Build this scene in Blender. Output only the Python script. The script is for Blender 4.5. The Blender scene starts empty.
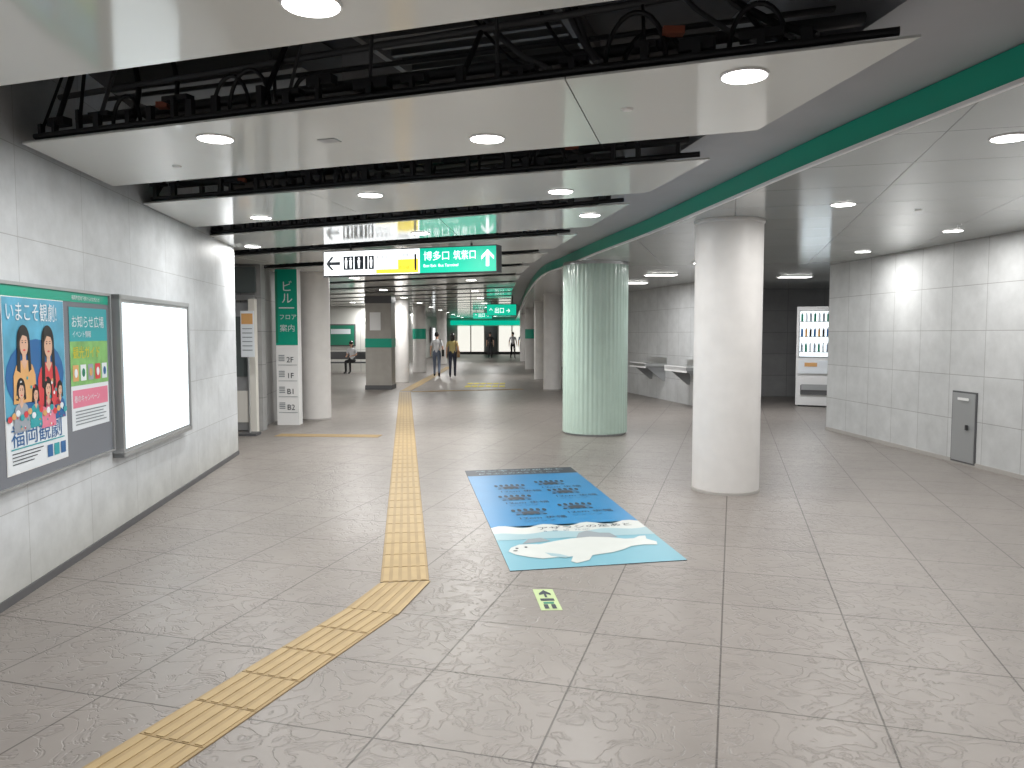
import bpy, bmesh, math, random
from mathutils import Vector, Matrix
random.seed(7)
scene=bpy.context.scene
COL=scene.collection
try:
    scene.view_settings.view_transform='Standard'
    scene.view_settings.look='None'
    scene.view_settings.exposure=0.0
except Exception as e: print(e)

# ---------------------------------------------------------------- materials
def newmat(name):
    m=bpy.data.materials.new(name); m.use_nodes=True
    nt=m.node_tree; b=nt.nodes['Principled BSDF']
    return m,nt,b
def mat(name,c,rough=.5,metal=0,emit=0,noise=0.0,nscale=4,bump=0,spec=.5,ecol=None,coat=0):
    m,nt,b=newmat(name)
    b.inputs['Base Color'].default_value=(*c,1)
    b.inputs['Roughness'].default_value=rough
    b.inputs['Metallic'].default_value=metal
    b.inputs['Specular IOR Level'].default_value=spec
    b.inputs['Coat Weight'].default_value=coat
    if emit:
        b.inputs['Emission Color'].default_value=(*(ecol or c),1)
        b.inputs['Emission Strength'].default_value=emit
    if noise or bump:
        tc=nt.nodes.new('ShaderNodeTexCoord'); n=nt.nodes.new('ShaderNodeTexNoise')
        n.inputs['Scale'].default_value=nscale; n.inputs['Detail'].default_value=5
        nt.links.new(tc.outputs['Object'],n.inputs['Vector'])
        if noise:
            r=nt.nodes.new('ShaderNodeValToRGB')
            r.color_ramp.elements[0].position=.3; r.color_ramp.elements[1].position=.7
            r.color_ramp.elements[0].color=(*[x*(1-noise) for x in c],1)
            r.color_ramp.elements[1].color=(*[min(1,x*(1+noise*.5)) for x in c],1)
            nt.links.new(n.outputs['Fac'],r.inputs['Fac']); nt.links.new(r.outputs['Color'],b.inputs['Base Color'])
        if bump:
            bp=nt.nodes.new('ShaderNodeBump'); bp.inputs['Strength'].default_value=bump; bp.inputs['Distance'].default_value=.01
            nt.links.new(n.outputs['Fac'],bp.inputs['Height']); nt.links.new(bp.outputs['Normal'],b.inputs['Normal'])
    return m
def tilemat(name,c1,c2,mortar,bw,bh,plane='xz',ms=.006,rough=.5,mott=.12,mscale=2.5,offset=0,relief=False,spec=.5,base_tint=None):
    m,nt,b=newmat(name); N=nt.nodes; L=nt.links
    tc=N.new('ShaderNodeTexCoord'); sx=N.new('ShaderNodeSeparateXYZ'); cx=N.new('ShaderNodeCombineXYZ')
    L.new(tc.outputs['Object'],sx.inputs[0]); L.new(sx.outputs['X'],cx.inputs['X'])
    L.new(sx.outputs['Z' if plane=='xz' else 'Y'],cx.inputs['Y'])
    br=N.new('ShaderNodeTexBrick'); br.offset=offset; br.squash=1
    br.inputs['Scale'].default_value=1; br.inputs['Brick Width'].default_value=bw; br.inputs['Row Height'].default_value=bh
    br.inputs['Mortar Size'].default_value=ms; br.inputs['Mortar Smooth'].default_value=.2
    br.inputs['Color1'].default_value=(*c1,1); br.inputs['Color2'].default_value=(*c2,1); br.inputs['Mortar'].default_value=(*mortar,1)
    L.new(cx.outputs[0],br.inputs['Vector'])
    n=N.new('ShaderNodeTexNoise'); n.inputs['Scale'].default_value=mscale; n.inputs['Detail'].default_value=8; n.inputs['Roughness'].default_value=.65
    L.new(tc.outputs['Object'],n.inputs['Vector'])
    r=N.new('ShaderNodeValToRGB'); r.color_ramp.elements[0].position=.32; r.color_ramp.elements[1].position=.68
    r.color_ramp.elements[0].color=(1-mott,1-mott,1-mott,1); r.color_ramp.elements[1].color=(1,1,1,1)
    L.new(n.outputs['Fac'],r.inputs['Fac'])
    mx=N.new('ShaderNodeMixRGB'); mx.blend_type='MULTIPLY'; mx.inputs['Fac'].default_value=1
    L.new(br.outputs['Color'],mx.inputs[1]); L.new(r.outputs['Color'],mx.inputs[2])
    out=mx.outputs[0]
    h=N.new('ShaderNodeMath'); h.operation='MULTIPLY'; h.inputs[1].default_value=-1.0
    L.new(br.outputs['Fac'],h.inputs[0]); height=h.outputs[0]
    if relief:
        n2=N.new('ShaderNodeTexNoise'); n2.inputs['Scale'].default_value=6.5; n2.inputs['Detail'].default_value=3; n2.inputs['Distortion'].default_value=1.4
        L.new(tc.outputs['Object'],n2.inputs['Vector'])
        s=N.new('ShaderNodeMath'); s.operation='SUBTRACT'; s.inputs[1].default_value=.5; L.new(n2.outputs['Fac'],s.inputs[0])
        a=N.new('ShaderNodeMath'); a.operation='ABSOLUTE'; L.new(s.outputs[0],a.inputs[0])
        mr=N.new('ShaderNodeMapRange'); mr.inputs['From Max'].default_value=.04; L.new(a.outputs[0],mr.inputs['Value'])
        r2=N.new('ShaderNodeValToRGB'); r2.color_ramp.elements[0].color=(.86,.86,.86,1); r2.color_ramp.elements[1].color=(1,1,1,1)
        L.new(mr.outputs[0],r2.inputs['Fac'])
        m2=N.new('ShaderNodeMixRGB'); m2.blend_type='MULTIPLY'; m2.inputs['Fac'].default_value=1
        L.new(out,m2.inputs[1]); L.new(r2.outputs[0],m2.inputs[2]); out=m2.outputs[0]
        ad=N.new('ShaderNodeMath'); ad.operation='MULTIPLY_ADD'; ad.inputs[1].default_value=1.0
        L.new(mr.outputs[0],ad.inputs[0]); L.new(height,ad.inputs[2]); height=ad.outputs[0]
    if base_tint:  # tints the lowest part, darker and yellower towards the floor
        mz=N.new('ShaderNodeMapRange'); mz.inputs['From Min'].default_value=0; mz.inputs['From Max'].default_value=.45
        L.new(sx.outputs['Z'],mz.inputs['Value'])
        r3=N.new('ShaderNodeValToRGB'); r3.color_ramp.elements[0].color=(*base_tint,1); r3.color_ramp.elements[1].color=(1,1,1,1)
        L.new(mz.outputs[0],r3.inputs['Fac'])
        m3=N.new('ShaderNodeMixRGB'); m3.blend_type='MULTIPLY'; m3.inputs['Fac'].default_value=1
        L.new(out,m3.inputs[1]); L.new(r3.outputs[0],m3.inputs[2]); out=m3.outputs[0]
    L.new(out,b.inputs['Base Color'])
    bp=N.new('ShaderNodeBump'); bp.inputs['Strength'].default_value=.5 if relief else .3; bp.inputs['Distance'].default_value=.004
    L.new(height,bp.inputs['Height']); L.new(bp.outputs[0],b.inputs['Normal'])
    b.inputs['Roughness'].default_value=rough; b.inputs['Specular IOR Level'].default_value=spec
    return m

M_floor=tilemat('floor_tile',(.252,.226,.208),(.236,.212,.195),(.085,.073,.066),.637,.637,'xy',.0045,.38,.14,3,relief=True)
M_wall=tilemat('wall_panel_stone',(.62,.645,.67),(.59,.612,.638),(.40,.41,.42),.9,.53,'xz',.003,.5,.22,3.5,base_tint=(.80,.77,.70))
M_wallr=tilemat('wall_panel_right',(.61,.62,.625),(.57,.58,.585),(.32,.32,.32),.62,.53,'xz',.004,.5,.18,3.5)
M_wallf=tilemat('wall_panel_far',(.70,.70,.66),(.66,.66,.63),(.4,.4,.4),1.2,.9,'xz',.01,.5,.12,1)
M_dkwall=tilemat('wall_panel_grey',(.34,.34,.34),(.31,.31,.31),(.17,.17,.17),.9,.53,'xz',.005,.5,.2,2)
M_panel=mat('ceiling_metal_panel',(.75,.765,.74),.085,0,spec=.55,noise=.03,nscale=1.2)
M_ceilr=tilemat('ceiling_glossy_panel',(.46,.475,.46),(.445,.46,.445),(.19,.19,.19),1.1,.8,'xy',.005,.14,.05,1,spec=.6)
M_beam=mat('beam_paint',(.40,.405,.43),.55,noise=.06,nscale=2)
M_plenum=mat('plenum_dark',(.06,.057,.06),.9,noise=.3,nscale=2)
M_black=mat('black_steel',(.018,.018,.02),.5)
M_dgrey=mat('dark_grey_steel',(.09,.09,.095),.5)
M_louv=mat('louvre_grey',(.22,.22,.22),.5)
M_grey=mat('grey_metal',(.38,.39,.40),.4,.5)
M_steel=mat('brushed_steel',(.55,.56,.56),.3,.9)
M_green=mat('green_enamel',(.0,.33,.22),.3)
M_greens=mat('green_sign',(.0,.42,.27),.4,emit=1.1)
M_greend=mat('green_dark',(.01,.2,.12),.5)
M_white=mat('white_paint',(.8,.8,.8),.5)
M_whites=mat('white_sign',(.9,.93,.95),.4,emit=1.5)
M_yellows=mat('yellow_sign',(.95,.75,.05),.4,emit=1.1)
M_col=mat('column_render',(.68,.66,.645),.5,noise=.06,nscale=5,bump=.12)
M_colb=mat('column_base',(.4,.38,.36),.6)
M_mint=mat('mint_glass',(.50,.64,.565),.18,spec=.6,noise=.04)
M_tact=mat('tactile_ochre',(.33,.235,.115),.6,noise=.12,nscale=6)
M_tactb=mat('tactile_bar',(.40,.29,.145),.6,noise=.1,nscale=8)
M_tactd=mat('tactile_joint',(.20,.14,.07),.8)
M_lamp=mat('lamp_diffuser',(1,1,1),.5,emit=9,ecol=(1,.985,.95))
M_rim=mat('lamp_rim',(.85,.85,.85),.4)
M_screen=mat('lightbox_face',(.85,.95,1),.3,emit=1.05,ecol=(.86,.96,1),noise=0)
# ------------------------------------------------------------ builder
class B:
    def __init__(s,name,smooth=False):
        s.name=name; s.bm=bmesh.new(); s.mats=[]; s.smooth=smooth
    def mi(s,m):
        if m not in s.mats: s.mats.append(m)
        return s.mats.index(m)
    def face(s,vs,m,sm=False):
        try: f=s.bm.faces.new(vs)
        except ValueError: return
        f.material_index=s.mi(m); f.smooth=sm
    def poly(s,pts,m):
        s.face([s.bm.verts.new(p) for p in pts],m)
    def prism(s,pts,z0,z1,m,mt=None,mb=None):
        a=[s.bm.verts.new((p[0],p[1],z0)) for p in pts]; c=[s.bm.verts.new((p[0],p[1],z1)) for p in pts]
        n=len(pts)
        s.face(a[::-1],mb or m); s.face(c,mt or m)
        for i in range(n): s.face([a[i],a[(i+1)%n],c[(i+1)%n],c[i]],m)
    def strip(s,A,C,z0,z1,m):
        for i in range(len(A)-1):
            q=[A[i],C[i],C[i+1],A[i+1]]
            s.prism(q,z0,z1,m)
    def box(s,c,d,m,rz=0):
        R=Matrix.Rotation(rz,3,'Z'); vs=[]
        for z in(-1,1):
            for x,y in((-1,-1),(1,-1),(1,1),(-1,1)):
                vs.append(s.bm.verts.new(Vector(c)+R@Vector((x*d[0]/2,y*d[1]/2,z*d[2]/2))))
        for q in((3,2,1,0),(4,5,6,7),(0,1,5,4),(1,2,6,5),(2,3,7,6),(3,0,4,7)): s.face([vs[i] for i in q],m)
    def cyl(s,p0,p1,r,m,seg=14,r2=None,caps=True):
        p0=Vector(p0);p1=Vector(p1); d=(p1-p0).normalized(); r2=r if r2 is None else r2
        a=d.orthogonal().normalized(); b=d.cross(a)
        A=[];C=[]
        for i in range(seg):
            t=2*math.pi*i/seg; o=a*math.cos(t)+b*math.sin(t)
            A.append(s.bm.verts.new(p0+o*r)); C.append(s.bm.verts.new(p1+o*r2))
        for i in range(seg): s.face([A[i],A[(i+1)%seg],C[(i+1)%seg],C[i]],m,True)
        if caps:
            s.face([s.bm.verts.new(v.co) for v in A[::-1]],m); s.face([s.bm.verts.new(v.co) for v in C],m)
    def tube(s,pts,r,m,seg=8):
        for i in range(len(pts)-1): s.cyl(pts[i],pts[i+1],r,m,seg)
    def lathe(s,c,prof,m,seg=48,rf=None):
        def ring(r,z): return [s.bm.verts.new((c[0]+math.cos(2*math.pi*i/seg)*r*(rf(i) if rf else 1),c[1]+math.sin(2*math.pi*i/seg)*r*(rf(i) if rf else 1),z)) for i in range(seg)]
        for k in range(len(prof)-1):   # separate bands keep hard creases
            A=ring(*prof[k]); C=ring(*prof[k+1])
            for i in range(seg): s.face([A[i],A[(i+1)%seg],C[(i+1)%seg],C[i]],m,True)
        s.face(ring(*prof[-1]),m); s.face(ring(*prof[0])[::-1],m)
    def ellipsoid(s,c,r,m,M=None):
        res=bmesh.ops.create_uvsphere(s.bm,u_segments=16,v_segments=10,radius=1)
        for v in res['verts']:
            p=Vector((v.co.x*r[0],v.co.y*r[1],v.co.z*r[2]))
            if M: p=M@p
            v.co=p+Vector(c)
        fs=set(f for v in res['verts'] for f in v.link_faces)
        for f in fs: f.material_index=s.mi(m); f.smooth=True
    def text(s,txt,F,u,v,h,m,layer=2,align='LEFT',sx=1):
        cu=bpy.data.curves.new('t','FONT'); cu.body=txt; cu.size=h; cu.align_x=align
        ob=bpy.data.objects.new('t',cu); COL.objects.link(ob)
        dg=bpy.context.evaluated_depsgraph_get(); dg.update()
        me=bpy.data.meshes.new_from_object(ob.evaluated_get(dg))
        n0=len(s.bm.faces)
        for vt in me.vertices:
            vt.co=F.p(u+vt.co.x*sx,v+vt.co.y,layer)
        s.bm.from_mesh(me); s.bm.faces.ensure_lookup_table()
        k=s.mi(m)
        for f in s.bm.faces[n0:]: f.material_index=k
        bpy.data.objects.remove(ob); bpy.data.meshes.remove(me); bpy.data.curves.remove(cu)
    def done(s,parent=None,loc=None):
        me=bpy.data.meshes.new(s.name); s.bm.to_mesh(me); s.bm.free()
        for m in s.mats: me.materials.append(m)
        ob=bpy.data.objects.new(s.name,me); COL.objects.link(ob)
        if parent: ob.parent=parent
        return ob
class F:
    def __init__(s,o,x,up,n,b=None,step=.0015):
        s.o=Vector(o);s.x=Vector(x);s.u=Vector(up);s.n=Vector(n);s.step=step
    def p(s,u,v,l=0): return s.o+s.x*u+s.u*v+s.n*(l*s.step)
def rect(b,f,u0,v0,u1,v1,m,l=1): b.poly([f.p(u0,v0,l),f.p(u1,v0,l),f.p(u1,v1,l),f.p(u0,v1,l)],m)
def pol(b,f,pts,m,l=1): b.poly([f.p(u,v,l) for u,v in pts],m)
def ell(b,f,u,v,ru,rv,m,l=1,n=20): b.poly([f.p(u+ru*math.cos(6.28318*i/n),v+rv*math.sin(6.28318*i/n),l) for i in range(n)],m)

# ------------------------------------------------------------ room shell
def wall(name,p0,p1,m,z1=3.4,t=.2,z0=0):
    p0=Vector((*p0,0));p1=Vector((*p1,0)); L=(p1-p0).length
    b=B(name); b.prism([(0,0),(L,0),(L,t),(0,t)],z0,z1,m)
    o=b.done(); o.location=p0; d=p1-p0; o.rotation_euler=(0,0,math.atan2(d.y,d.x)); return o
def local_poly(name,pts,z0,z1,m,org,rz):
    R=Matrix.Rotation(-rz,2)
    q=[R@(Vector(p)-Vector(org)) for p in pts]
    b=B(name); b.prism([(v.x,v.y) for v in q],z0,z1,m); o=b.done(); o.location=(org[0],org[1],0); o.rotation_euler=(0,0,rz); return o
local_poly('floor',[(-10,-7),(10,-7),(10,62),(-10,62)],-.1,0,M_floor,(.865,3.17),math.radians(-15.8))

def lw(y): return -2.354-.118*y
wall('wall_left',(lw(-7),-7),(lw(10),10.0),M_wall)
wall('wall_left_return',(lw(10)-.2,10.0),(-8,10.0),M_wall)
wall('wall_right',(5.1,12.6),(5.1+.0782*19.6,-7),M_wallr)
wall('wall_right_return',(9,12.8),(5.3,12.8),M_wallr)
wall('wall_alcove_side',(2.6,23),(4.1,15.8),M_wallr)
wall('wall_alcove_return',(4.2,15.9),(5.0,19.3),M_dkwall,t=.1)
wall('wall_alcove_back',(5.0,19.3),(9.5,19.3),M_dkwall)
wall('wall_side_far',(1.9,60),(2.6,23),M_wallf)
wall('wall_far',(-9,60),(2.2,60),M_wallf)
wall('wall_left_far',(-5.9,32),(-5.2,60),M_wallf)
wall('wall_left_hall',(-9.8,32),(-5.9,32),M_wallf)
wall('wall_left_hall_side',(-9.8,12.7),(-9.8,32),M_wallf)
wall('wall_back',(7,-7),(-2,-7),M_wall)
b=B('baseboard_left')
b.prism([(lw(-6.9),-6.9),(lw(-6.9)+.012,-6.9),(lw(10)+.012,10),(lw(10),10)],0,.05,M_dgrey); b.done()
b=B('baseboard_right'); b.prism([(5.1-.012,12.6),(5.1,12.6),(6.6,-6.5),(6.588,-6.5)],0,.05,M_colb); b.done()

b=B('ceiling'); b.prism([(-10,-7),(10,-7),(10,62),(-10,62)],3.4,3.5,M_plenum); b.done()
gapc=[(2.2,-7),(1.95,-1),(1.7,1.5),(1.52,2.97),(1.25,5.0),(1.0,6.7),(.73,8.7),(.5,10.6),(.3,12.5),(.15,15),(0,20),(-.05,30),(-.1,60)]
edge=[(3.6,-7),(2.75,-1),(2.48,1.5),(2.33,2.97),(2.0,5.0),(1.78,6.7),(1.52,8.7),(1.2,10.6),(.87,12.9),(.58,15),(.45,20),(.38,30),(.3,60)]
def smoothc(P,k=4):
    out=[]
    for i in range(len(P)-1):
        p0=Vector(P[max(i-1,0)]);p1=Vector(P[i]);p2=Vector(P[i+1]);p3=Vector(P[min(i+2,len(P)-1)])
        for j in range(k):
            t=j/k
            out.append(.5*((2*p1)+(p2-p0)*t+(2*p0-5*p1+4*p2-p3)*t*t+(3*p1-p0-3*p2+p3)*t**3))
    out.append(Vector(P[-1])); return out
G=smoothc(gapc); E=smoothc(edge)
b=B('ceiling_beam'); b.strip(G,E,2.82,3.4,M_beam); b.done()
b=B('trim_1'); b.strip([e-Vector((.02,0)) for e in E],[e+Vector((.0,0)) for e in E],2.665,2.815,M_green); b.done()
b=B('trim_2'); b.strip([e-Vector((.03,0)) for e in E],[e+Vector((.0,0)) for e in E],2.645,2.665,M_white); b.done()
rz=math.radians(-15.8); Rm=Matrix.Rotation(-rz,2)
b=B('ceiling_right')
Rr=[Vector((9.8,e.y)) for e in E]
b.strip([Rm@e for e in E],[Rm@e for e in Rr],2.65,2.75,M_ceilr)
o=b.done(); o.rotation_euler=(0,0,rz)

# ------------------------------------------------------------ ceiling slats
def gx(y):
    for i in range(len(gapc)-1):
        if gapc[i][1]<=y<=gapc[i+1][1]:
            t=(y-gapc[i][1])/(gapc[i+1][1]-gapc[i][1]); return gapc[i][0]+t*(gapc[i+1][0]-gapc[i][0])
    return 0
panels=[((-2.0,-2.0),(1.95,-2.9),(-2.38,3.58),(1.67,2.2)),
 ((-2.84,4.6),(1.52,2.97),(-2.98,5.9),(1.33,4.3)),
 ((-3.13,6.7),(1.25,5.0),(-3.30,8.15),(1.07,6.15)),
 ((-3.46,8.9),(1.0,6.7),(-3.9,10.5),(.80,8.1))]
yl,yr=11.2,8.7
while yl<60:
    x0=gx(yr); x1=gx(yr+1.45)
    s=(yl-yr)/(4.0+x0)
    X=-9.6 if yl>13 else -6.5
    panels.append(((X,yr+(x0-X)*s),(x0,yr),(X,yr+1.45+(x1-X)*s),(x1,yr+1.45)))
    yl+=2.05; yr+=2.0
panels=[p for p in panels if max(q[1] for q in p)<60]
def lerp(a,c,t): return (a[0]+(c[0]-a[0])*t,a[1]+(c[1]-a[1])*t)
for i,(nl,nr,fl,fr) in enumerate(panels):
    b=B('ceiling_panel')
    cuts={0:[(0,0),(.74,.86),(1,1)],1:[(0,0),(.704,.81),(1,1)],2:[(0,0),(.35,.44),(1,1)],3:[(0,0),(.62,.70),(1,1)]}.get(i,[(0,0),(.35,.4),(.7,.75),(1,1)])
    for (a,a2),(c,c2) in zip(cuts[:-1],cuts[1:]):
        e=.0007
        b.prism([lerp(nl,nr,a+e),lerp(nl,nr,c-e),lerp(fl,fr,c2-e),lerp(fl,fr,a2+e)],2.65,2.660,M_panel)
    I=[lerp(lerp(nl,nr,.01),lerp(fl,fr,.01),.03),lerp(lerp(nl,nr,.99),lerp(fl,fr,.99),.03),lerp(lerp(nl,nr,.99),lerp(fl,fr,.99),.97),lerp(lerp(nl,nr,.01),lerp(fl,fr,.01),.97)]
    b.prism(I,2.660,2.668,M_dgrey)
    b.done()
M_red=mat('painted_red_glow',(.35,.10,.06),.5)  # plain red standing in for the reddish glow above the panels
def truss(name,p,q,z,nh,full):
    b=B(name); p=Vector((*p,0)); q=Vector((*q,0)); d=(q-p); L=d.length; d.normalize(); fwd=Vector((-d.y,d.x,0))
    up=Vector((0,0,1)); R=random.random
    o=fwd*.05
    b.cyl(p+o+up*(z+.03),q+o+up*(z+.03),.018,M_black,8)
    b.cyl(p+fwd*.35+up*(z+.20),q+fwd*.35+up*(z+.20),.03,M_dgrey,8)
    b.cyl(p+fwd*.22+up*(z+.30),q+fwd*.22+up*(z+.36),.018,M_dgrey,8)
    ang=math.atan2(d.y,d.x)
    s=0.05
    while s<L-.1:
        a=p+d*s+o
        h=.04+.08*R()
        b.box(a+up*(z+.03+h/2),(.02+.03*R(),.03,h),M_black,ang)
        if R()<.45: b.box(a+up*(z+.03+h)+fwd*.03,(.08+.12*R(),.06,.02+.03*R()),M_black,ang)
        if full and R()<.3: b.cyl(a+up*(z+.05),a+fwd*(.15+.3*R())+d*(R()-.5)*.3+up*(3.4),.008+.008*R(),M_dgrey if R()<.5 else M_black,6)
        s+=.10+.22*R()
    if full:
        for zz,ff,r in((.45,.15,.022),(.55,.45,.035),(.38,.55,.015)):
            b.cyl(p+fwd*ff+up*(z+zz),q+fwd*ff+up*(z+zz-.05),r,M_dgrey,8)
    for j in range(nh):
        c=p+d*(L*(.12+.8*R()))+o+fwd*.05; r=.08+.07*R()
        pts=[c+d*(math.cos(t)*r)+up*(z+.05+max(0,math.sin(t))*r*1.6) for t in [math.pi*i/12 for i in range(13)]]
        b.tube(pts,.011,M_black,6)
    for j in range(nh*2):
        t0=R()*.85; a=p+d*(L*t0)+fwd*.3+up*(3.35); e=p+d*(L*(t0+.04+.1*R()))+o+up*(z+.05)
        m=(a+e)/2-up*.08+fwd*.05
        b.tube([a,(a+m)/2-up*.03,m,(m+e)/2-up*.02,e],.008+.010*R(),M_dgrey if j%2 else M_black,6)
    b.box(p+d*L*.81+fwd*.1+up*(z+.16),(.09,.05,.03),M_red); b.box(p+d*L*.20+fwd*.1+up*(z+.13),(.06,.05,.03),M_red)  # small blocks coloured as the reddish glow
    b.done()
for i,(nl,nr,fl,fr) in enumerate(panels[1:9]):
    a=lerp(nl,nr,.01); c=lerp(nl,nr,.985)
    truss('ceiling_service_pipes',a,c,2.668,6 if i<3 else 3,i<4)
b=B('ceiling_duct')
b.box((-.25,4.55,3.34),(1.2,1.5,.10),M_dgrey,-.33)
for i in range(9): b.box((-.25+.045*i-.18,4.55+.13*i-.52,3.26),(1.1,.035,.06),M_louv,-.33)
for sx in(-1,1): b.box((-.25+sx*.56,4.55-sx*.19,3.26),(.04,1.3,.08),M_louv,-.33)
b.box((-1.9,5.3,3.27),(1.5,.45,.22),M_louv,-.35)
c=Vector((.62,3.50,2.72)); r=.13
for k in range(3):
    b.tube([c+Vector((math.cos(t)*r*.95,-math.cos(t)*r*.35+.02*k,math.sin(t)*(r+.012*k)*1.1)) for t in [math.pi*j/16 for j in range(17)]],.009,M_black,6)
b.done()
b=B('smoke_detector'); b.lathe((.565,3.9),[(.022,2.642),(.032,2.65)],M_white,16); b.done()
b=B('ceiling_vent'); b.box((-1.04,4.52,2.648),(.11,.08,.004),M_grey,-.3); b.done()
for x,y in((3.6,7.0),(-2.2,5.2)):
    b=B('smoke_detector'); b.lathe((x,y),[(.022,2.642),(.032,2.65)],M_white,16); b.done()

# ------------------------------------------------------------ downlights
LP=22.5
def downlight(x,y,z=2.65,power=LP,r=.092,real=True,disc=True):
    b=B('downlight')
    n=28
    b.lathe((x,y),[(r,z-.005),(r+.004,z-.008),(r+.010,z-.007),(r+.012,z-.001)],M_rim,n)
    b.cyl((x,y,z-.003),(x,y,z-.0095),r,M_lamp,n)
    o=b.done()
    if real:
        la=bpy.data.lights.new('lamp','AREA'); la.shape='DISK'; la.size=r*1.8; la.energy=power; la.color=(1,.99,.965)
        lo=bpy.data.objects.new('lamp_emitter',la); COL.objects.link(lo); lo.location=(x,y,z-.02); lo.parent=o
for x,y in [(-.67,2.68),(.99,3.4),(-.14,4.47),(-1.67,4.47),(-1.12,6.25),(.375,6.1),(-2.37,7.45),(.72,7.3),(-3.26,9.9),(-1.0,8.6),
            (-1.5,.2),(.6,.2),(-.4,-2.2)]:  # last ones, overhead and behind the camera, are unseen, added for ambient fill
    downlight(x,y)
for x,y in [(2.79,4.45),(2.81,6.7),(4.7,8.4),(4.68,10.5),(4.7,6.2),(4.6,3.2),(2.9,1.8),(4.8,.5),(3.0,-1.5)]:  # those behind the camera are unseen, added for ambient fill
    downlight(x,y)
for i,(nl,nr,fl,fr) in enumerate(panels[4:]):
    for j,t in enumerate((.15,.42,.66,.9)):
        q=lerp(lerp(nl,nr,t),lerp(fl,fr,t),.5)
        if (i+j)%2==0: downlight(q[0],q[1],power=62 if i<4 else 85,r=.10,real=(i%3==0 or (i<3)))
def tubelight(x,y,w,rz=0,power=60):
    b=B('ceiling_light_panel'); b.box((x,y,2.642),(w+.06,.32,.016),M_rim,rz); b.box((x,y,2.632),(w,.26,.006),M_lamp,rz); o=b.done()
    la=bpy.data.lights.new('lamp','AREA'); la.shape='RECTANGLE'; la.size=w; la.size_y=.26; la.energy=power
    lo=bpy.data.objects.new('lamp_emitter',la); COL.objects.link(lo); lo.location=(x,y,2.62); lo.rotation_euler=(0,0,rz); lo.parent=o
tubelight(2.75,14.5,.55,power=40); tubelight(5.4,15.0,.55,power=45); tubelight(2.6,16.8,.55,power=30); tubelight(2.9,12.0,.2,power=20)

# ------------------------------------------------------------ columns
def column(x,y,r,band=False,name='column'):
    b=B(name)
    b.lathe((x,y),[(r,0),(r,1.325),(r,2.62)],M_col,64)
    b.lathe((x,y),[(r+.006,0),(r+.006,.025),(r,.03)],M_colb,64)  # base trim, with the shadow ring at the foot put into its colour
    b.lathe((x,y),[(r,2.61),(r+.012,2.625),(r+.012,2.649)],M_col,64)
    if band: b.lathe((x,y),[(r+.006,1.35),(r+.008,1.36),(r+.008,1.75),(r+.006,1.76)],M_green,40)
    return b.done()
column(2.13,7.72,.325)
column(-3.58,14.2,.27)
column(1.12,21.6,.25); column(1.0,26.5,.25); column(.82,34,.25,True)
column(-3.55,24.9,.26); column(-3.7,31.2,.26,True); column(-3.6,40,.26); column(.7,44,.25)
b=B('fluted_glass_column')
NR=44
b.lathe((1.3,12.2),[(.505,.03),(.505,2.6)],M_mint,NR*6,rf=lambda i:1-.016*abs(math.cos(math.pi*i/6))**3)
b.lathe((1.3,12.2),[(.47,0),(.47,.03)],M_grey,48)
b.lathe((1.3,12.2),[(.505,2.6),(.505,2.648)],M_steel,48)
b.done()
M_pillar=mat('pillar_brown_grey',(.36,.34,.31),.5,noise=.1)
b=B('square_pillar')
b.box((-3.72,22.1,1.325),(.72,.72,2.65),M_pillar); b.box((-3.72,22.1,.06),(.76,.76,.12),M_dgrey)
b.box((-3.72,22.1,1.3),(.74,.74,.25),M_green); b.box((-3.80,21.73,1.9),(.3,.01,.5),M_white); b.box((-3.72,22.1,2.5),(.75,.75,.2),M_dgrey)
b.done()

# ------------------------------------------------------------ tactile paving
def tact(p,q,w=.30,extra=None):
    b=B('tactile_paving')
    p=Vector((*p,0));q=Vector((*q,0)); d=q-p; L=d.length; d.normalize(); s=Vector((d.y,-d.x,0)); n=max(1,round(L/.3)); s_=L/n
    b.prism([(p-s*w/2)[:2],(p+s*w/2)[:2],(q+s*w/2)[:2],(q-s*w/2)[:2]],0.0005,.0025,M_tactd)
    ang=math.atan2(d.y,d.x)
    for i in range(n):
        c=p+d*(s_*(i+.5))
        b.box(c+Vector((0,0,.003)),(s_-.004,w-.005,.003),M_tact,ang)
        for kx in range(5):
            b.box(c+s*((kx-2)*w/5.2)+Vector((0,0,.0060)),(s_-.018,w*.115,.003),M_tactb,ang)
    if extra:
        b.prism(extra,0.0005,.0048,M_tact)
        a,c_,e_,g_=[Vector(v) for v in extra]
        for kx in range(5):
            t0=.08+.21*kx; t1=t0+.10
            b.prism([a.lerp(c_,t0),a.lerp(c_,t1),g_.lerp(e_,t1),g_.lerp(e_,t0)],.0045,.0075,M_tactb)
    b.done()
tact((-.672,4.80),(-2.86,20.8),.305)
tact((-2.02,.93),(-.785,4.27),.32,[(-.935,4.325),(-.635,4.215),(-.517,4.80),(-.825,4.76)])
tact((-3.6,11.9),(-2.0,11.77)); tact((-2.9,21.1),(-2.95,37)); tact((-2.7,20.9),(.3,21.9))
M_ymark=mat('yellow_floor_marking',(.62,.52,.02),.6)
b=B('floor_marking')
for i in range(6): b.box((-1.3+.2*i,23.0,.006),(.17,.7,.006),M_ymark); b.box((-1.3+.2*i,24.3,.006),(.17,.7,.006),M_ymark)
b.done()

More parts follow.
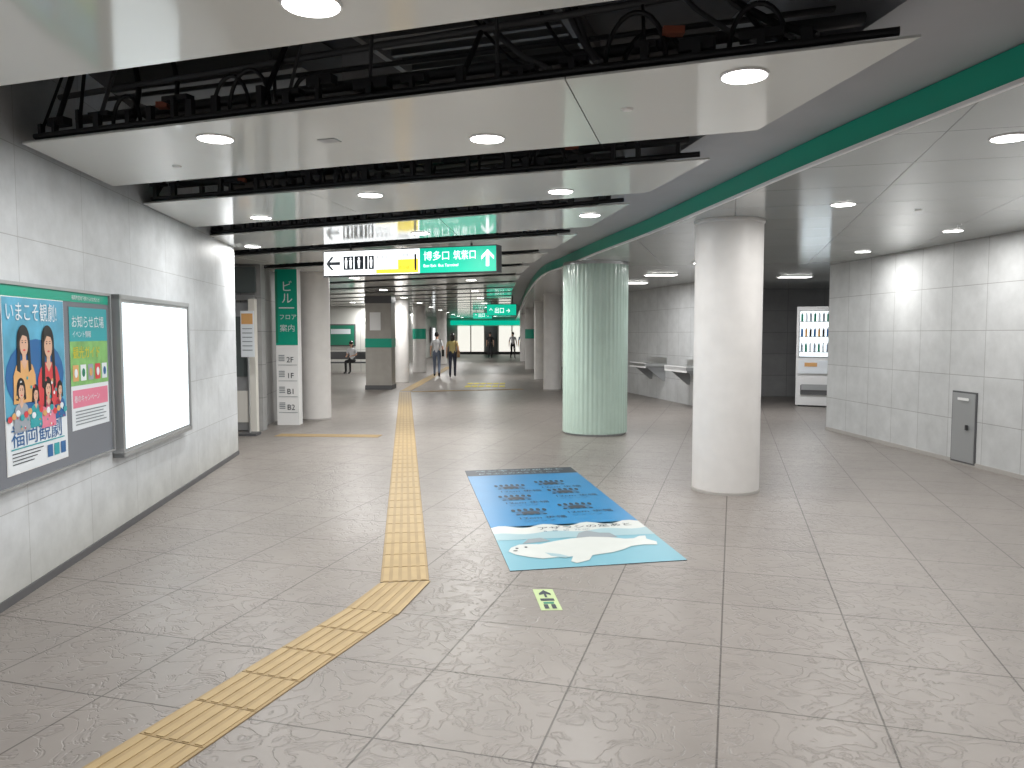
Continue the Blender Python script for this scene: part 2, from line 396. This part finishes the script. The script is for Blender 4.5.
# ------------------------------------------------------------ floor graphic
M_blue=mat('graphic_blue',(.005,.17,.38),.4,noise=.08,nscale=2)
M_bluem=mat('graphic_blue_mid',(.01,.10,.22),.4)
M_blued=mat('graphic_blue_deep',(.0,.06,.15),.4)
M_sky=mat('graphic_sky',(.14,.34,.42),.4)
M_snow=mat('graphic_snow',(.52,.54,.52),.4,noise=.05)
M_ice=mat('graphic_ice',(.27,.40,.44),.4)
M_ink=mat('graphic_ink',(.015,.025,.04),.5)
M_rock=mat('graphic_rock',(.22,.25,.27),.5)
fx=Vector((.979,.202,0)); fu=Vector((-.1375,.9905,0))
f=F((-.013,5.01,.004),fx,fu,(0,0,1),step=.0008)
b=B('floor_graphic')
b.prism([f.p(0,0)[:2],f.p(1.24,0)[:2],f.p(1.24,3.78)[:2],f.p(0,3.78)[:2]],0.0005,.004,M_ink)
rect(b,f,0,1.1,1.24,3.42,M_blue,1)
rect(b,f,0,3.42,1.24,3.78,M_ink,1)
rect(b,f,0,0,1.24,1.15,M_sky,1)
b.text('ペンギンの足あと',f,.10,3.64,.10,M_ice,3,sx=1.3)
b.text('どうぶつの大きさくらべ',f,.12,3.49,.085,M_ice,3,sx=1.0)
random.seed(3)
for (cu,cv) in [(.38,2.72),(.82,2.86),(.36,2.2),(.88,2.42),(.40,1.60),(.85,1.75)]:
    ell(b,f,cu,cv,.13,.085,M_bluem,3); ell(b,f,cu,cv-.01,.08,.055,M_ink,4)
    for t in range(6): ell(b,f,cu-.14+.056*t,cv+.085+.02*math.sin(t*.63),.019,.05,M_ink,5,10)
    for t in range(5): ell(b,f,cu-.12+.06*t,cv-.07,.02,.02,M_ink,5,8)
    b.text('12cm 歩幅',f,cu-.14,cv-.23,.095,M_ink,3)
    b.text('ジャンプ',f,cu-.11,cv-.33,.07,M_blued,3)
pol(b,f,[(0,.88)]+[(1.24*i/20,1.13+.05*math.sin(i*1.1)) for i in range(21)]+[(1.24,.88)],M_snow,2)
pol(b,f,[(0,.75)]+[(1.24*i/20,.92+.03*math.sin(i*.9+1)) for i in range(21)]+[(1.24,.7)],M_ice,3)
b.text('アザラシの足あと',f,.36,1.0,.10,M_ink,4); b.text('0   25   50   75 cm',f,.40,.93,.05,M_blued,4)
seal=[(.05,.44),(.08,.53),(.15,.60),(.22,.60),(.30,.58),(.42,.64),(.56,.69),(.72,.71),(.86,.67),(.97,.60),(1.04,.60),(1.10,.66),(1.15,.66),(1.13,.57),(1.18,.48),(1.16,.40),(1.06,.42),(.96,.40),(.88,.33),(.78,.27),(.62,.23),(.57,.12),(.47,.07),(.44,.12),(.48,.23),(.36,.23),(.26,.22),(.18,.27),(.09,.35)]
pol(b,f,seal,M_snow,5)
pol(b,f,[(.30,.36),(.40,.30),(.46,.22),(.42,.20),(.33,.27)],M_ice,6)
pol(b,f,[(.60,.68),(.66,.84),(.74,.90),(.82,.82),(.90,.80),(.93,.66)],M_rock,4)
pol(b,f,[(.18,.62),(.24,.74),(.34,.76),(.40,.66)],M_rock,4)
for q in((.12,.50),(.19,.52)): ell(b,f,q[0],q[1],.012,.018,M_ink,7,10)
ell(b,f,.10,.44,.018,.014,M_ink,7,10)
b.done()
M_lime=mat('sticker_lime',(.42,.52,.26),.5)
b=B('floor_direction_sticker')
f=F((.165,4.29,.002),(.999,.04,0),(-.11,.994,0),(0,0,1),step=.0008)
b.prism([f.p(0,0)[:2],f.p(.12,0)[:2],f.p(.12,.36)[:2],f.p(0,.36)[:2]],0.0005,.002,M_lime)
pol(b,f,[(.053,.21),(.067,.21),(.067,.27),(.095,.25),(.095,.28),(.06,.34),(.025,.28),(.025,.25),(.053,.27)],M_ink,2)
rect(b,f,.025,.02,.05,.09,M_ink,2); rect(b,f,.068,.02,.093,.09,M_ink,2); rect(b,f,.03,.10,.09,.13,M_greend,2); rect(b,f,.02,.15,.10,.19,M_ink,2)
b.done()

# ------------------------------------------------------------ left wall board and lightbox
wd=Vector((-.1172,.9931,0)); wn=Vector((.9931,.1172,0))
def lf(y,z,off): return F(Vector((lw(y),y,z))+wn*off,wd,(0,0,1),wn)
def wbox(b,y0,y1,z0,z1,o0,o1,m):
    P=[Vector((lw(y0),y0,0)),Vector((lw(y1),y1,0))]
    b.prism([(P[0]+wn*o0)[:2],(P[1]+wn*o0)[:2],(P[1]+wn*o1)[:2],(P[0]+wn*o1)[:2]][::-1],z0,z1,m)
M_board=mat('board_felt',(.165,.175,.20),.8)
M_skin=mat('skin',(.62,.38,.27),.5); M_hair=mat('hair_black',(.015,.012,.012),.4)
M_pcyan=mat('poster_cyan',(.10,.38,.56),.4,noise=.25,nscale=6); M_pblue=mat('poster_blue',(.02,.12,.32),.4); M_pred=mat('poster_red',(.60,.05,.06),.4)
M_plime=mat('poster_lime',(.22,.48,.15),.4,noise=.3,nscale=9); M_ppink=mat('poster_pink',(.70,.2,.30),.4); M_porange=mat('poster_orange',(.65,.36,.14),.4); M_pwhite=mat('poster_white',(.72,.76,.8),.4)
M_pteal=mat('poster_teal',(.03,.34,.38),.4); M_pgrey=mat('poster_grey',(.3,.33,.38),.5)
b=B('notice_board')
wbox(b,3.3,5.85,.68,1.84,.002,.03,M_board)
for (y0,y1,z0,z1) in((3.3,5.85,1.83,1.85),(3.3,5.85,.67,.685),(5.84,5.86,.67,1.85),(3.29,3.31,.67,1.85)): wbox(b,y0,y1,z0,z1,.002,.045,M_grey)
f=lf(0,0,.031)
L0=1/.9931
def U(y): return y*L0
rect(b,f,U(3.32),1.765,U(5.83),1.83,M_green,1)
b.text('福岡市営地下鉄からのお知らせ',f,U(5.22),1.782,.033,M_pwhite,2)
y0,y1=U(4.34),U(5.09)
rect(b,f,y0-.006,.744,y1+.006,1.766,M_white,1)
rect(b,f,y0,1.06,y1,1.76,M_pcyan,2); rect(b,f,y0,.75,y1,1.06,M_pwhite,2)
b.text('いまこそ観劇!',f,y0+.02,1.635,.12,M_pwhite,6,sx=.84)
ell(b,f,y0+.37,1.30,.36,.22,M_pblue,3)
def bust(u,v,s,dress,hl=.2):
    pol(b,f,[(u-.17*s,v-.44*s),(u-.16*s,v-.24*s),(u-.12*s,v-.17*s),(u-.05*s,v-.13*s),(u+.05*s,v-.13*s),(u+.12*s,v-.17*s),(u+.16*s,v-.24*s),(u+.17*s,v-.44*s)],dress,5)
    ell(b,f,u,v+.015*s,.092*s,.115*s,M_hair,5.2); pol(b,f,[(u-.11*s,v-hl*s),(u-.09*s,v+.03*s),(u+.09*s,v+.03*s),(u+.10*s,v-hl*s),(u+.06*s,v-hl*s*1.1),(u+.05*s,v),(u-.05*s,v),(u-.06*s,v-hl*s*1.1)],M_hair,5.5)
    rect(b,f,u-.026*s,v-.16*s,u+.026*s,v-.05*s,M_skin,5.3); pol(b,f,[(u-.05*s,v-.135*s),(u,v-.2*s),(u+.05*s,v-.135*s)],M_skin,5.4)
    ell(b,f,u,v-.015*s,.06*s,.083*s,M_skin,6)
    for e in(-1,1):
        ell(b,f,u+e*.024*s,v+.0*s,.010*s,.005*s,M_ink,6.6,8); rect(b,f,u+e*.024*s-.012*s,v+.013*s,u+e*.024*s+.012*s,v+.017*s,M_hair,6.6)
    ell(b,f,u,v-.055*s,.018*s,.007*s,M_pred,6.6,8)
    pol(b,f,[(u-.066*s,v+.0*s),(u-.055*s,v+.08*s),(u+.055*s,v+.08*s),(u+.066*s,v+.0*s),(u+.04*s,v+.045*s),(u-.02*s,v+.055*s)],M_hair,6.4)
    for k in range(7): ell(b,f,u+(random.random()-.5)*.26*s,v-(.25+.17*random.random())*s,.014*s,.014*s,(M_pwhite,M_pred,M_pteal,M_porange)[k%4],5.8,7)
bust(y0+.22,1.50,.80,M_porange); bust(y0+.52,1.49,.88,M_pred,.3)
bust(y0+.17,1.225,.55,M_pgrey,.1); bust(y0+.50,1.215,.55,M_ppink); bust(y0+.34,1.19,.45,M_pteal,.1); bust(y0+.66,1.20,.42,M_pblue,.12)
for i in range(16): ell(b,f,y0+.03+.046*i,1.065+.014*(i%3),.026,.02,(M_pred,M_porange,M_pwhite,M_pteal)[i%4],7,8)
b.text('福岡観劇',f,y0+.04,.91,.14,M_pblue,4,sx=1.15)
rect(b,f,y0+.04,.885,y1-.05,.893,M_pteal,4)
for i in range(4): rect(b,f,y0+.05,.86-.02*i,y0+.42-.04*i,.866-.02*i,M_ink,4)
for i,c in enumerate((M_pblue,M_pteal,M_pblue)): rect(b,f,y0+.47+.09*i,.785,y0+.54+.09*i,.86,c,4)
y0,y1=U(5.17),U(5.79)
rect(b,f,y0,.90,y1,1.73,M_pwhite,1); rect(b,f,y0,1.50,y1,1.73,M_pteal,2); rect(b,f,y0,1.20,y1,1.50,M_plime,2)
b.text('お知らせ広場',f,y0+.03,1.60,.09,M_pwhite,3); b.text('イベント情報',f,y0+.04,1.53,.05,M_pwhite,3)
b.text('観光ガイド',f,y0+.04,1.39,.09,M_ymark,3)
for i in range(5): rect(b,f,y0+.03+.12*i,1.23,y0+.12+.12*i,1.34,(M_porange,M_pwhite,M_pgrey,M_pred,M_pwhite)[i],3); ell(b,f,y0+.075+.12*i,1.285,.025,.03,(M_pwhite,M_greend,M_porange,M_pwhite,M_pblue)[i],4)
rect(b,f,y0+.02,1.05,y1-.02,1.17,M_ppink,2); b.text('春のキャンペーン',f,y0+.04,1.09,.052,M_pwhite,3)
for i in range(5): rect(b,f,y0+.05,1.02-.022*i,y1-.06-.05*(i%2),1.028-.022*i,M_rock,3)
b.done()
b=B('advertising_lightbox')
wbox(b,5.93,7.68,.62,1.835,.002,.075,M_grey)
for q in((5.91,7.70,1.815,1.85),(5.91,7.70,.605,.64),(5.91,5.94,.605,1.85),(7.67,7.70,.605,1.85)): wbox(b,*q,.002,.085,M_grey)
f=lf(0,0,.076); rect(b,f,U(5.98),.665,U(7.63),1.79,M_screen,1)
b.done()

# ------------------------------------------------------------ hanging sign
def hanging_sign(name,pl,pr,z0,z1,th=.16,rod=True):
    pl=Vector((*pl,0));pr=Vector((*pr,0)); x=(pr-pl); W=x.length; x.normalize(); n=Vector((x.y,-x.x,0))
    b=B(name); b.prism([pl[:2],pr[:2],(pr-n*th)[:2],(pl-n*th)[:2]],z0,z1,M_dgrey)
    f=F(pl+Vector((0,0,z0)),x,(0,0,1),n,step=.002)
    if rod:
        for t in(.15,.85):
            c=pl+x*(W*t)-n*th/2; b.cyl(c+Vector((0,0,z1)),c+Vector((0,0,3.4)),.012,M_dgrey,8)
    return b,f,W,z1-z0
b,f,W,H=hanging_sign('hanging_direction_sign',(-2.44,10.17),(-.178,9.38),2.29,2.615)
g=W*.575
rect(b,f,.012,.012,g,H-.012,M_whites,1); rect(b,f,g,.012,W-.012,H-.012,M_greens,1)
m=H/2
pol(b,f,[(.04,m),(.12,m+.085),(.16,m+.085),(.10,m+.02),(.25,m+.02),(.25,m-.02),(.10,m-.02),(.16,m-.085),(.12,m-.085)],M_ink,2)
u=.30
rect(b,f,u,m-.085,u+.145,m+.085,M_ink,2); rect(b,f,u+.16,m-.085,u+.29,m+.085,M_ink,2); rect(b,f,u+.31,m-.085,u+.35,m+.085,M_ink,2); rect(b,f,u+.365,m-.085,u+.44,m+.085,M_ink,2)
for e in(.04,.105,.225,.40):
    ell(b,f,u+e,m+.055,.014,.014,M_whites,3,10); pol(b,f,[(u+e-.02,m+.035),(u+e+.02,m+.035),(u+e+.010,m-.065),(u+e-.010,m-.065)],M_whites,3)
b.text('お手洗い',f,.77,m+.035,.06,M_ink,2); b.text('Restrooms',f,.77,m-.03,.045,M_ink,2)
rect(b,f,g-.30,.02,g-.02,H*.58,M_yellows,2); rect(b,f,.77,.02,g-.30,H*.22,M_yellows,2)
b.text('1',f,g-.13,.05,.29,M_ink,3); b.text('のりば',f,g-.29,.07,.05,M_ink,3); b.text('空港線',f,g-.30,m+.06,.05,M_ink,3)
b.text('博多口',f,g+.05,m+.01,.12,M_whites,2,sx=1.0); b.text('East Exit  Bus Terminal',f,g+.05,m-.08,.05,M_whites,2)
b.text('筑紫口',f,g+.45,m+.01,.12,M_whites,2,sx=.85)
u=W-.12; pol(b,f,[(u,m+.11),(u+.08,m+.03),(u+.08,m-.01),(u+.02,m+.05),(u+.02,m-.09),(u-.02,m-.09),(u-.02,m+.05),(u-.08,m-.01),(u-.08,m+.03)],M_whites,2)
rect(b,f,0,-.012,W,.010,M_black,2)
b.done()
for (pl,pr,z0,z1) in [((-.85,26.2),(.15,26.0),2.16,2.54),((-1.9,38.0),(-.95,37.8),2.28,2.58)]:
    b,f,W,H=hanging_sign('hanging_green_sign',pl,pr,z0,z1)
    rect(b,f,.01,.01,W-.01,H-.01,M_greens,1); b.text('↑ 出口 →',f,.08,.10,.2,M_whites,2,sx=.85)
    b.done()

# ------------------------------------------------------------ left door bay and information pillar
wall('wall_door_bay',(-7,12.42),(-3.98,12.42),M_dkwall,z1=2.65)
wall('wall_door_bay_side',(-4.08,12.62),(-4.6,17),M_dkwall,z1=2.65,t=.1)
M_glass=mat('door_glass_dark',(.10,.12,.12),.08,spec=.8)
M_cream=mat('door_cream',(.72,.70,.65),.45)
b=B('door_1'); X=-.04
b.box((-4.45+X,12.355,1.05),(.06,.10,2.1),M_cream); b.box((-4.05+X,12.345,1.05),(.10,.12,2.1),M_cream); b.box((-4.25+X,12.355,2.12),(.46,.1,.08),M_steel)
b.box((-4.25+X,12.37,1.03),(.36,.05,2.02),M_grey); b.box((-4.25+X,12.335,1.35),(.24,.02,.95),M_glass); b.box((-4.25+X,12.335,.4),(.28,.02,.5),M_cream)
b.cyl((-4.12+X,12.29,.85),(-4.12+X,12.29,1.2),.014,M_steel); b.cyl((-4.12+X,12.29,.87),(-4.12+X,12.35,.87),.01,M_steel); b.cyl((-4.12+X,12.29,1.18),(-4.12+X,12.35,1.18),.01,M_steel)
b.box((-4.3+X,12.37,2.4),(.6,.05,.4),M_glass); b.done()
b=B('information_pillar')
b.box((-3.815,13.35,1.322),(.37,.22,2.644),M_white)
f=F((-4.0,13.238,0),(1,0,0),(0,0,1),(0,-1,0),step=.002)
rect(b,f,0,1.36,.37,2.64,M_green,1); rect(b,f,0,1.40,.04,2.6,M_greend,2)
b.text('ビ',f,.10,2.28,.2,M_pwhite,3); b.text('ル',f,.10,2.08,.2,M_pwhite,3)
rect(b,f,.06,1.98,.32,2.0,M_pwhite,2)
b.text('フロア',f,.06,1.8,.10,M_pwhite,3); b.text('案内',f,.07,1.6,.13,M_pwhite,3)
for i,t in enumerate(('2F','1F','B1','B2')):
    z=1.15-.27*i; b.text(t,f,.17,z-.08,.13,M_ink,3); rect(b,f,.03,z-.13,.35,z-.122,M_rock,2)
    for j in range(4): rect(b,f,.04,z-.03-.03*j+.06,.14,z-.015-.03*j+.06,M_rock,2)
b.done()
b=B('notice_stand')
b.box((-4.02,11.9,.02),(.26,.26,.04),M_dgrey); b.cyl((-4.02,11.9,.04),(-4.02,11.9,1.25),.015,M_steel)
b.box((-4.02,11.88,1.55),(.20,.02,.70),M_pwhite); b.box((-4.02,11.867,1.78),(.17,.006,.16),M_porange)
for i in range(6): b.box((-4.02,11.867,1.63-.065*i),(.15,.006,.012),M_rock)
b.done()
b=B('bench')
b.box((-6.5,30.7,.43),(2.2,.42,.05),M_dgrey)
for x in(-7.4,-6.5,-5.6): b.box((x,30.7,.2),(.06,.36,.41),M_steel)
b.box((-6.5,30.92,.7),(2.2,.04,.3),M_dgrey); b.done()
b=B('framed_poster'); b.box((-7.0,31.97,1.5),(1.2,.04,.9),M_dgrey); b.box((-7.0,31.945,1.5),(1.1,.01,.8),M_greend); b.box((-7.0,31.938,1.65),(.8,.008,.2),M_pwhite); b.done()

M_shop=mat('shop_interior_glow',(.9,.88,.8),.5,emit=1.0)
b=B('shopfront')
b.box((-1.6,59.8,2.4),(6.2,.2,.35),M_greens)
for i in range(6):
    x=-4.2+i*1.05; b.box((x,59.8,1.1),(.07,.2,2.2),M_grey)
    if i<5: b.box((x+.52,59.85,1.1),(.95,.04,2.1),M_glass if i in(2,) else M_shop)
b.box((-1.6,59.8,.1),(6.2,.2,.2),M_dgrey); b.done()
for (x,y) in((-5.45,45),(-5.25,52)):  # glowing boxes added to brighten the far corridor
    b=B('wall_glow_box'); b.box((x+.0,y,1.5),(.12,1.6,1.0),M_grey); b.box((x+.065,y,1.5),(.01,1.45,.88),M_whites); b.done()
b=B('shop_sign_column'); b.box((1.35,38,1.3),(.35,.35,2.6),M_white); b.box((1.34,37.99,2.0),(.37,.37,.7),M_greens); b.done()

# ------------------------------------------------------------ right side
def rwx(y): return 5.1+.0782*(12.6-y)
b=B('wall_access_hatch')
for(m_,a,c,z0,z1,o) in((M_dgrey,8.98,9.42,.02,.87,.012),(M_grey,9.0,9.40,.04,.85,.02)):
    b.prism([(rwx(a)-.001,a),(rwx(c)-.001,c),(rwx(c)-o,c),(rwx(a)-o,a)],z0,z1,m_)
b.box((rwx(9.2)-.026,9.12,.45),(.012,.04,.06),M_black); b.box((rwx(9.2)-.026,9.2,.78),(.01,.22,.03),M_white); b.done()
b=B('wall_ledge_counter')
dv=Vector((-1.5,7.2,0)).normalized(); nv=Vector((-dv.y,dv.x,0)); A=Vector((4.1,15.8,0))
for s0,s1,dep in((.15,1.25,.55),(2.4,3.4,.55)):
    P=A+dv*s0+nv*.002;Q=A+dv*s1+nv*.002
    b.prism([P[:2],Q[:2],(Q+nv*dep)[:2],(P+nv*dep)[:2]],.80,.86,M_steel)
    b.prism([(P+nv*dep)[:2],(P+nv*(dep-.03))[:2],(Q+nv*(dep-.03))[:2],(Q+nv*dep)[:2]],.76,.88,M_white)
    b.prism([P[:2],Q[:2],(Q+nv*.02)[:2],(P+nv*.02)[:2]],.86,1.0,M_steel)
    for t in(s0+.1,s1-.1):
        R_=A+dv*t+nv*.002; w=dv*.03
        vs=[R_+Vector((0,0,.80)),R_+nv*(dep-.06)+Vector((0,0,.80)),R_+nv*.05+Vector((0,0,.45)),R_+Vector((0,0,.45))]
        a=[b.bm.verts.new(v) for v in vs]; c=[b.bm.verts.new(v+w) for v in vs]
        b.face(a,M_grey); b.face(c[::-1],M_grey)
        for i in range(4): b.face([a[i],a[(i+1)%4],c[(i+1)%4],c[i]],M_grey)
b.done()
b=B('vending_machine')
M_vw=mat('vending_white',(.75,.75,.75),.35); M_vg=mat('vending_display_glow',(.75,.85,.9),.3,emit=1.5)
R=Matrix.Translation((6.08,16.7,0))@Matrix.Rotation(math.radians(-24),4,'Z')
def vb(c,d,m):
    p=R@Vector(c); b.box(p,d,m,math.radians(-24))
vb((.55,.40,1.08),(1.1,.75,2.1),M_vw); vb((.55,.40,.03),(1.0,.65,.06),M_black)
vb((.45,.02,1.55),(.8,.03,1.0),M_grey); vb((.45,.005,1.55),(.76,.02,.95),M_vg)
for r_ in range(3):
    vb((.45,-.01,1.17+.32*r_),(.76,.03,.02),M_steel)
    for i in range(9):
        mcol=(M_pgrey,M_pblue,M_greend,M_porange,M_pwhite,M_hair)[(i*2+r_)%6]
        p=R@Vector((.11+.085*i,-.02,1.18+.32*r_)); b.cyl(p,p+Vector((0,0,.15)),.024,mcol,10); b.cyl(p+Vector((0,0,.15)),p+Vector((0,0,.19)),.022,M_pwhite,10,.012)
vb((.45,-.005,.85),(.8,.03,.28),M_pwhite); vb((.30,-.025,.9),(.25,.01,.08),M_porange); vb((.97,-.0,1.2),(.16,.03,.5),M_grey); vb((.45,-.0,.36),(.7,.03,.20),M_dgrey); vb((.45,-.02,.42),(.66,.02,.12),M_grey)
b.done()

# ------------------------------------------------------------ people
def person(loc,rz,shirt,pants,shoe=M_black,H=1.6,pose='walk',hairlen=.0,bag=None,skirt=False,phase=1):
    s=H/1.66
    J={};
    def j(n,x,y,z,r,tag): J[n]=(Vector((x,y,z)),r,tag)
    sit=pose=='sit'
    hz=.50 if sit else .90
    zz=hz-.90+(.045 if sit else 0)
    lean=.10 if sit else .02
    j('pelvis',0,0,.93+zz,(.135,.10),'p'); j('waist',0,.01,1.05+zz,(.118,.088),'s'); j('chest',0,lean*.6,1.24+zz,(.145,.10),'s'); j('nb',0,lean,1.385+zz,(.065,.06),'s')
    j('neck',0,lean+.015,1.45+zz,(.046,.048),'k'); j('head',0,lean+.03,1.535+zz,(.066,.082),'k'); j('head2',0,lean+.025,1.61+zz,(.068,.080),'k')
    Ed=[('pelvis','waist'),('waist','chest'),('chest','nb'),('nb','neck'),('neck','head'),('head','head2')]
    for sg,sd in((1,'r'),(-1,'l')):
        sw=(.13 if sg*phase>0 else -.13) if pose=='walk' else .0
        j('sh'+sd,.165*sg,lean,1.355+zz,(.052,.052),'s')
        if sit:
            E_=( .21*sg,.06,1.12+zz); W_=(.12*sg,.27,1.06+zz+.02)
        else:
            E_=(.215*sg,-.02-sw*.35,1.10+zz); W_=(.225*sg,.05-sw*.9,.88+zz)
        j('el'+sd,*E_,(.039,.039),'a'); j('wr'+sd,*W_,(.026,.024),'k')
        dvec=(Vector(W_)-Vector(E_)).normalized()
        P_=Vector(W_)+dvec*.055; j('pa'+sd,*P_,(.018,.034),'k')
        Ed+=[('chest','sh'+sd),('sh'+sd,'el'+sd),('el'+sd,'wr'+sd),('wr'+sd,'pa'+sd)]
        side=Vector((0,1,0)) if not sit else Vector((sg,0,0))
        side=(side-dvec*side.dot(dvec)).normalized(); curl=Vector((-sg,0,0)) if not sit else Vector((0,0,-1))
        for fi,(o_,ln) in enumerate(((.026,.068),(.009,.078),(-.009,.072),(-.025,.055))):
            n1='f%s%d'%(sd,fi); a_=P_+side*o_+dvec*.03; e_=a_+dvec*ln*.5+curl*.004; g_=e_+dvec*ln*.45+curl*.02
            j(n1+'a',*a_,(.009,.009),'k'); j(n1+'b',*e_,(.008,.008),'k'); j(n1+'c',*g_,(.007,.007),'k')
            Ed+=[('pa'+sd,n1+'a'),(n1+'a',n1+'b'),(n1+'b',n1+'c')]
        t1=Vector(W_)+dvec*.03+side*.035; t2=t1+dvec*.04+side*.012+curl*.01
        j('t'+sd+'a',*t1,(.011,.011),'k'); j('t'+sd+'b',*t2,(.009,.009),'k'); Ed+=[('wr'+sd,'t'+sd+'a'),('t'+sd+'a','t'+sd+'b')]
        j('hip'+sd,.085*sg,0,.87+zz,(.088,.092),'p')
        st=(.20 if sg*phase<0 else -.22) if pose=='walk' else 0
        if sit: K=(.10*sg,.42,.51); A_=(.10*sg,.40,.09); T=(.11*sg,.55,.035)
        elif pose=='walk':
            if st>0: K=(.085*sg,.16,.49); A_=(.085*sg,.24,.09); T=(.09*sg,.38,.045)
            else: K=(.085*sg,-.02,.48); A_=(.085*sg,-.25,.13); T=(.085*sg,-.13,.035)
        else: K=(.09*sg,.02,.49); A_=(.09*sg,-.01,.085); T=(.10*sg,.14,.035)
        j('kn'+sd,*K,(.057,.06),'p'); j('an'+sd,*A_,(.037,.042),'p'); j('to'+sd,*T,(.038,.026),'o');
        Ed+=[('pelvis','hip'+sd),('hip'+sd,'kn'+sd),('kn'+sd,'an'+sd),('an'+sd,'to'+sd)]
    names=list(J); idx={n:i for i,n in enumerate(names)}
    me=bpy.data.meshes.new('sk'); me.from_pydata([J[n][0]*s for n in names],[(idx[a],idx[c]) for a,c in Ed],[])
    ob=bpy.data.objects.new('sk',me); COL.objects.link(ob)
    md=ob.modifiers.new('Skin','SKIN'); md.use_smooth_shade=True
    for i,n in enumerate(names):
        v=me.skin_vertices[0].data[i]; v.radius=(J[n][1][0]*s,J[n][1][1]*s); v.use_root=(n=='pelvis')
    sb=ob.modifiers.new('Sub','SUBSURF'); sb.levels=1; sb.render_levels=1
    dg=bpy.context.evaluated_depsgraph_get(); dg.update()
    bm_=bpy.data.meshes.new_from_object(ob.evaluated_get(dg)); bpy.data.objects.remove(ob)
    for m_ in(M_skin,shirt,pants,shoe): bm_.materials.append(m_)
    segs=[(J[a][0]*s,J[c][0]*s,J[c][2],a,c) for a,c in Ed]
    for pgn in bm_.polygons:
        c=pgn.center; best=1e9;tag='s'
        for a,e,t,na,nc in segs:
            ab=e-a; k_=max(0,min(1,(c-a).dot(ab)/ab.length_squared)); dd=(c-(a+ab*k_)).length
            if dd<best:
                best=dd; tag=t
                if nc.startswith('hip'): tag='p'
                if nc.startswith('el'): tag='s' if k_<.75 else 'k'
                if nc=='neck': tag='s' if k_<.3 else 'k'
                if nc.startswith('an'): tag='p' if k_<.93 else 'o'
        pgn.material_index={'k':0,'s':1,'a':0,'p':2,'o':3}[tag]
        pgn.use_smooth=True
    root=bpy.data.objects.new('pedestrian' if not sit else 'seated_person',None); COL.objects.link(root)
    body=bpy.data.objects.new('body',bm_); COL.objects.link(body); body.parent=root
    hb=B('head_features'); hc=J['head'][0]*s+Vector((0,0,.03*s))
    hb.ellipsoid(hc+Vector((0,-.02,.03))*s,(.086*s,.098*s,.098*s),M_hair)
    if hairlen: hb.ellipsoid(hc+Vector((0,-.062*s,-hairlen*.5)),(.078*s,.045*s,.08+hairlen*.5),M_hair)
    for e in(-1,1):
        hb.ellipsoid(hc+Vector((e*.078*s,.0,-.02*s)),(.012,.02,.03),M_skin); hb.ellipsoid(hc+Vector((e*.028*s,.078*s,-.005*s)),(.010,.006,.006),M_ink)
        hb.box(hc+Vector((e*.028*s,.082*s,.014*s)),(.028,.006,.005),M_hair)
    hb.ellipsoid(hc+Vector((0,.088*s,-.025*s)),(.011,.018,.02),M_skin); hb.ellipsoid(hc+Vector((0,.080*s,-.058*s)),(.022,.008,.007),M_pred)
    o_=hb.done(root)
    if bag:
        bb=B('shoulder_bag'); bb.box((.23*s,-.02,.90*s),(.09,.28,.24),bag); bb.tube([Vector((.22,-.1,1.02))*s,Vector((.16,-.08,1.30))*s,Vector((.12,0,1.42))*s,Vector((.18,.08,1.28))*s,Vector((.22,.08,1.02))*s],.011,bag,6); bb.done(root)
    root.location=loc; root.rotation_euler=(0,0,rz)
    return root
C_white=mat('cloth_white',(.70,.71,.74),.8); C_navy=mat('cloth_navy',(.03,.035,.06),.8); C_mustard=mat('cloth_mustard',(.52,.43,.18),.8)
C_black=mat('cloth_black',(.02,.02,.022),.8); C_denim=mat('cloth_denim',(.14,.17,.24),.8); C_blue=mat('cloth_blue',(.15,.28,.5),.8); C_tan=mat('bag_tan',(.35,.2,.1),.6)
try:
    person((-2.70,28.0,0),.1,C_white,C_denim,H=1.60,hairlen=.0,bag=C_black,phase=1)
    person((-2.12,27.8,0),.05,C_mustard,C_navy,H=1.56,hairlen=.14,bag=C_tan,phase=-1)
    person((-6.25,30.62,0),math.pi-.3,C_white,C_black,H=1.6,pose='sit',hairlen=.12)
    person((-1.4,50,0),math.pi,C_black,C_black,H=1.65,pose='stand')
    person((.05,49,0),math.pi+.2,C_white,C_black,H=1.65,pose='walk')
    person((.62,48,0),.1,C_blue,C_navy,H=1.68,pose='walk',phase=-1)
except Exception as ex:
    import traceback; traceback.print_exc()

w=bpy.data.worlds.new('World'); scene.world=w; w.use_nodes=True
w.node_tree.nodes['Background'].inputs[0].default_value=(.5,.52,.55,1); w.node_tree.nodes['Background'].inputs[1].default_value=.3
cam=bpy.data.cameras.new('camera'); cam.sensor_width=36; cam.lens=780/1024*36; cam.clip_end=200
co=bpy.data.objects.new('camera',cam); COL.objects.link(co); co.location=(0,0,1.55)
co.rotation_euler=(math.radians(90-3.67),0,0); scene.camera=co
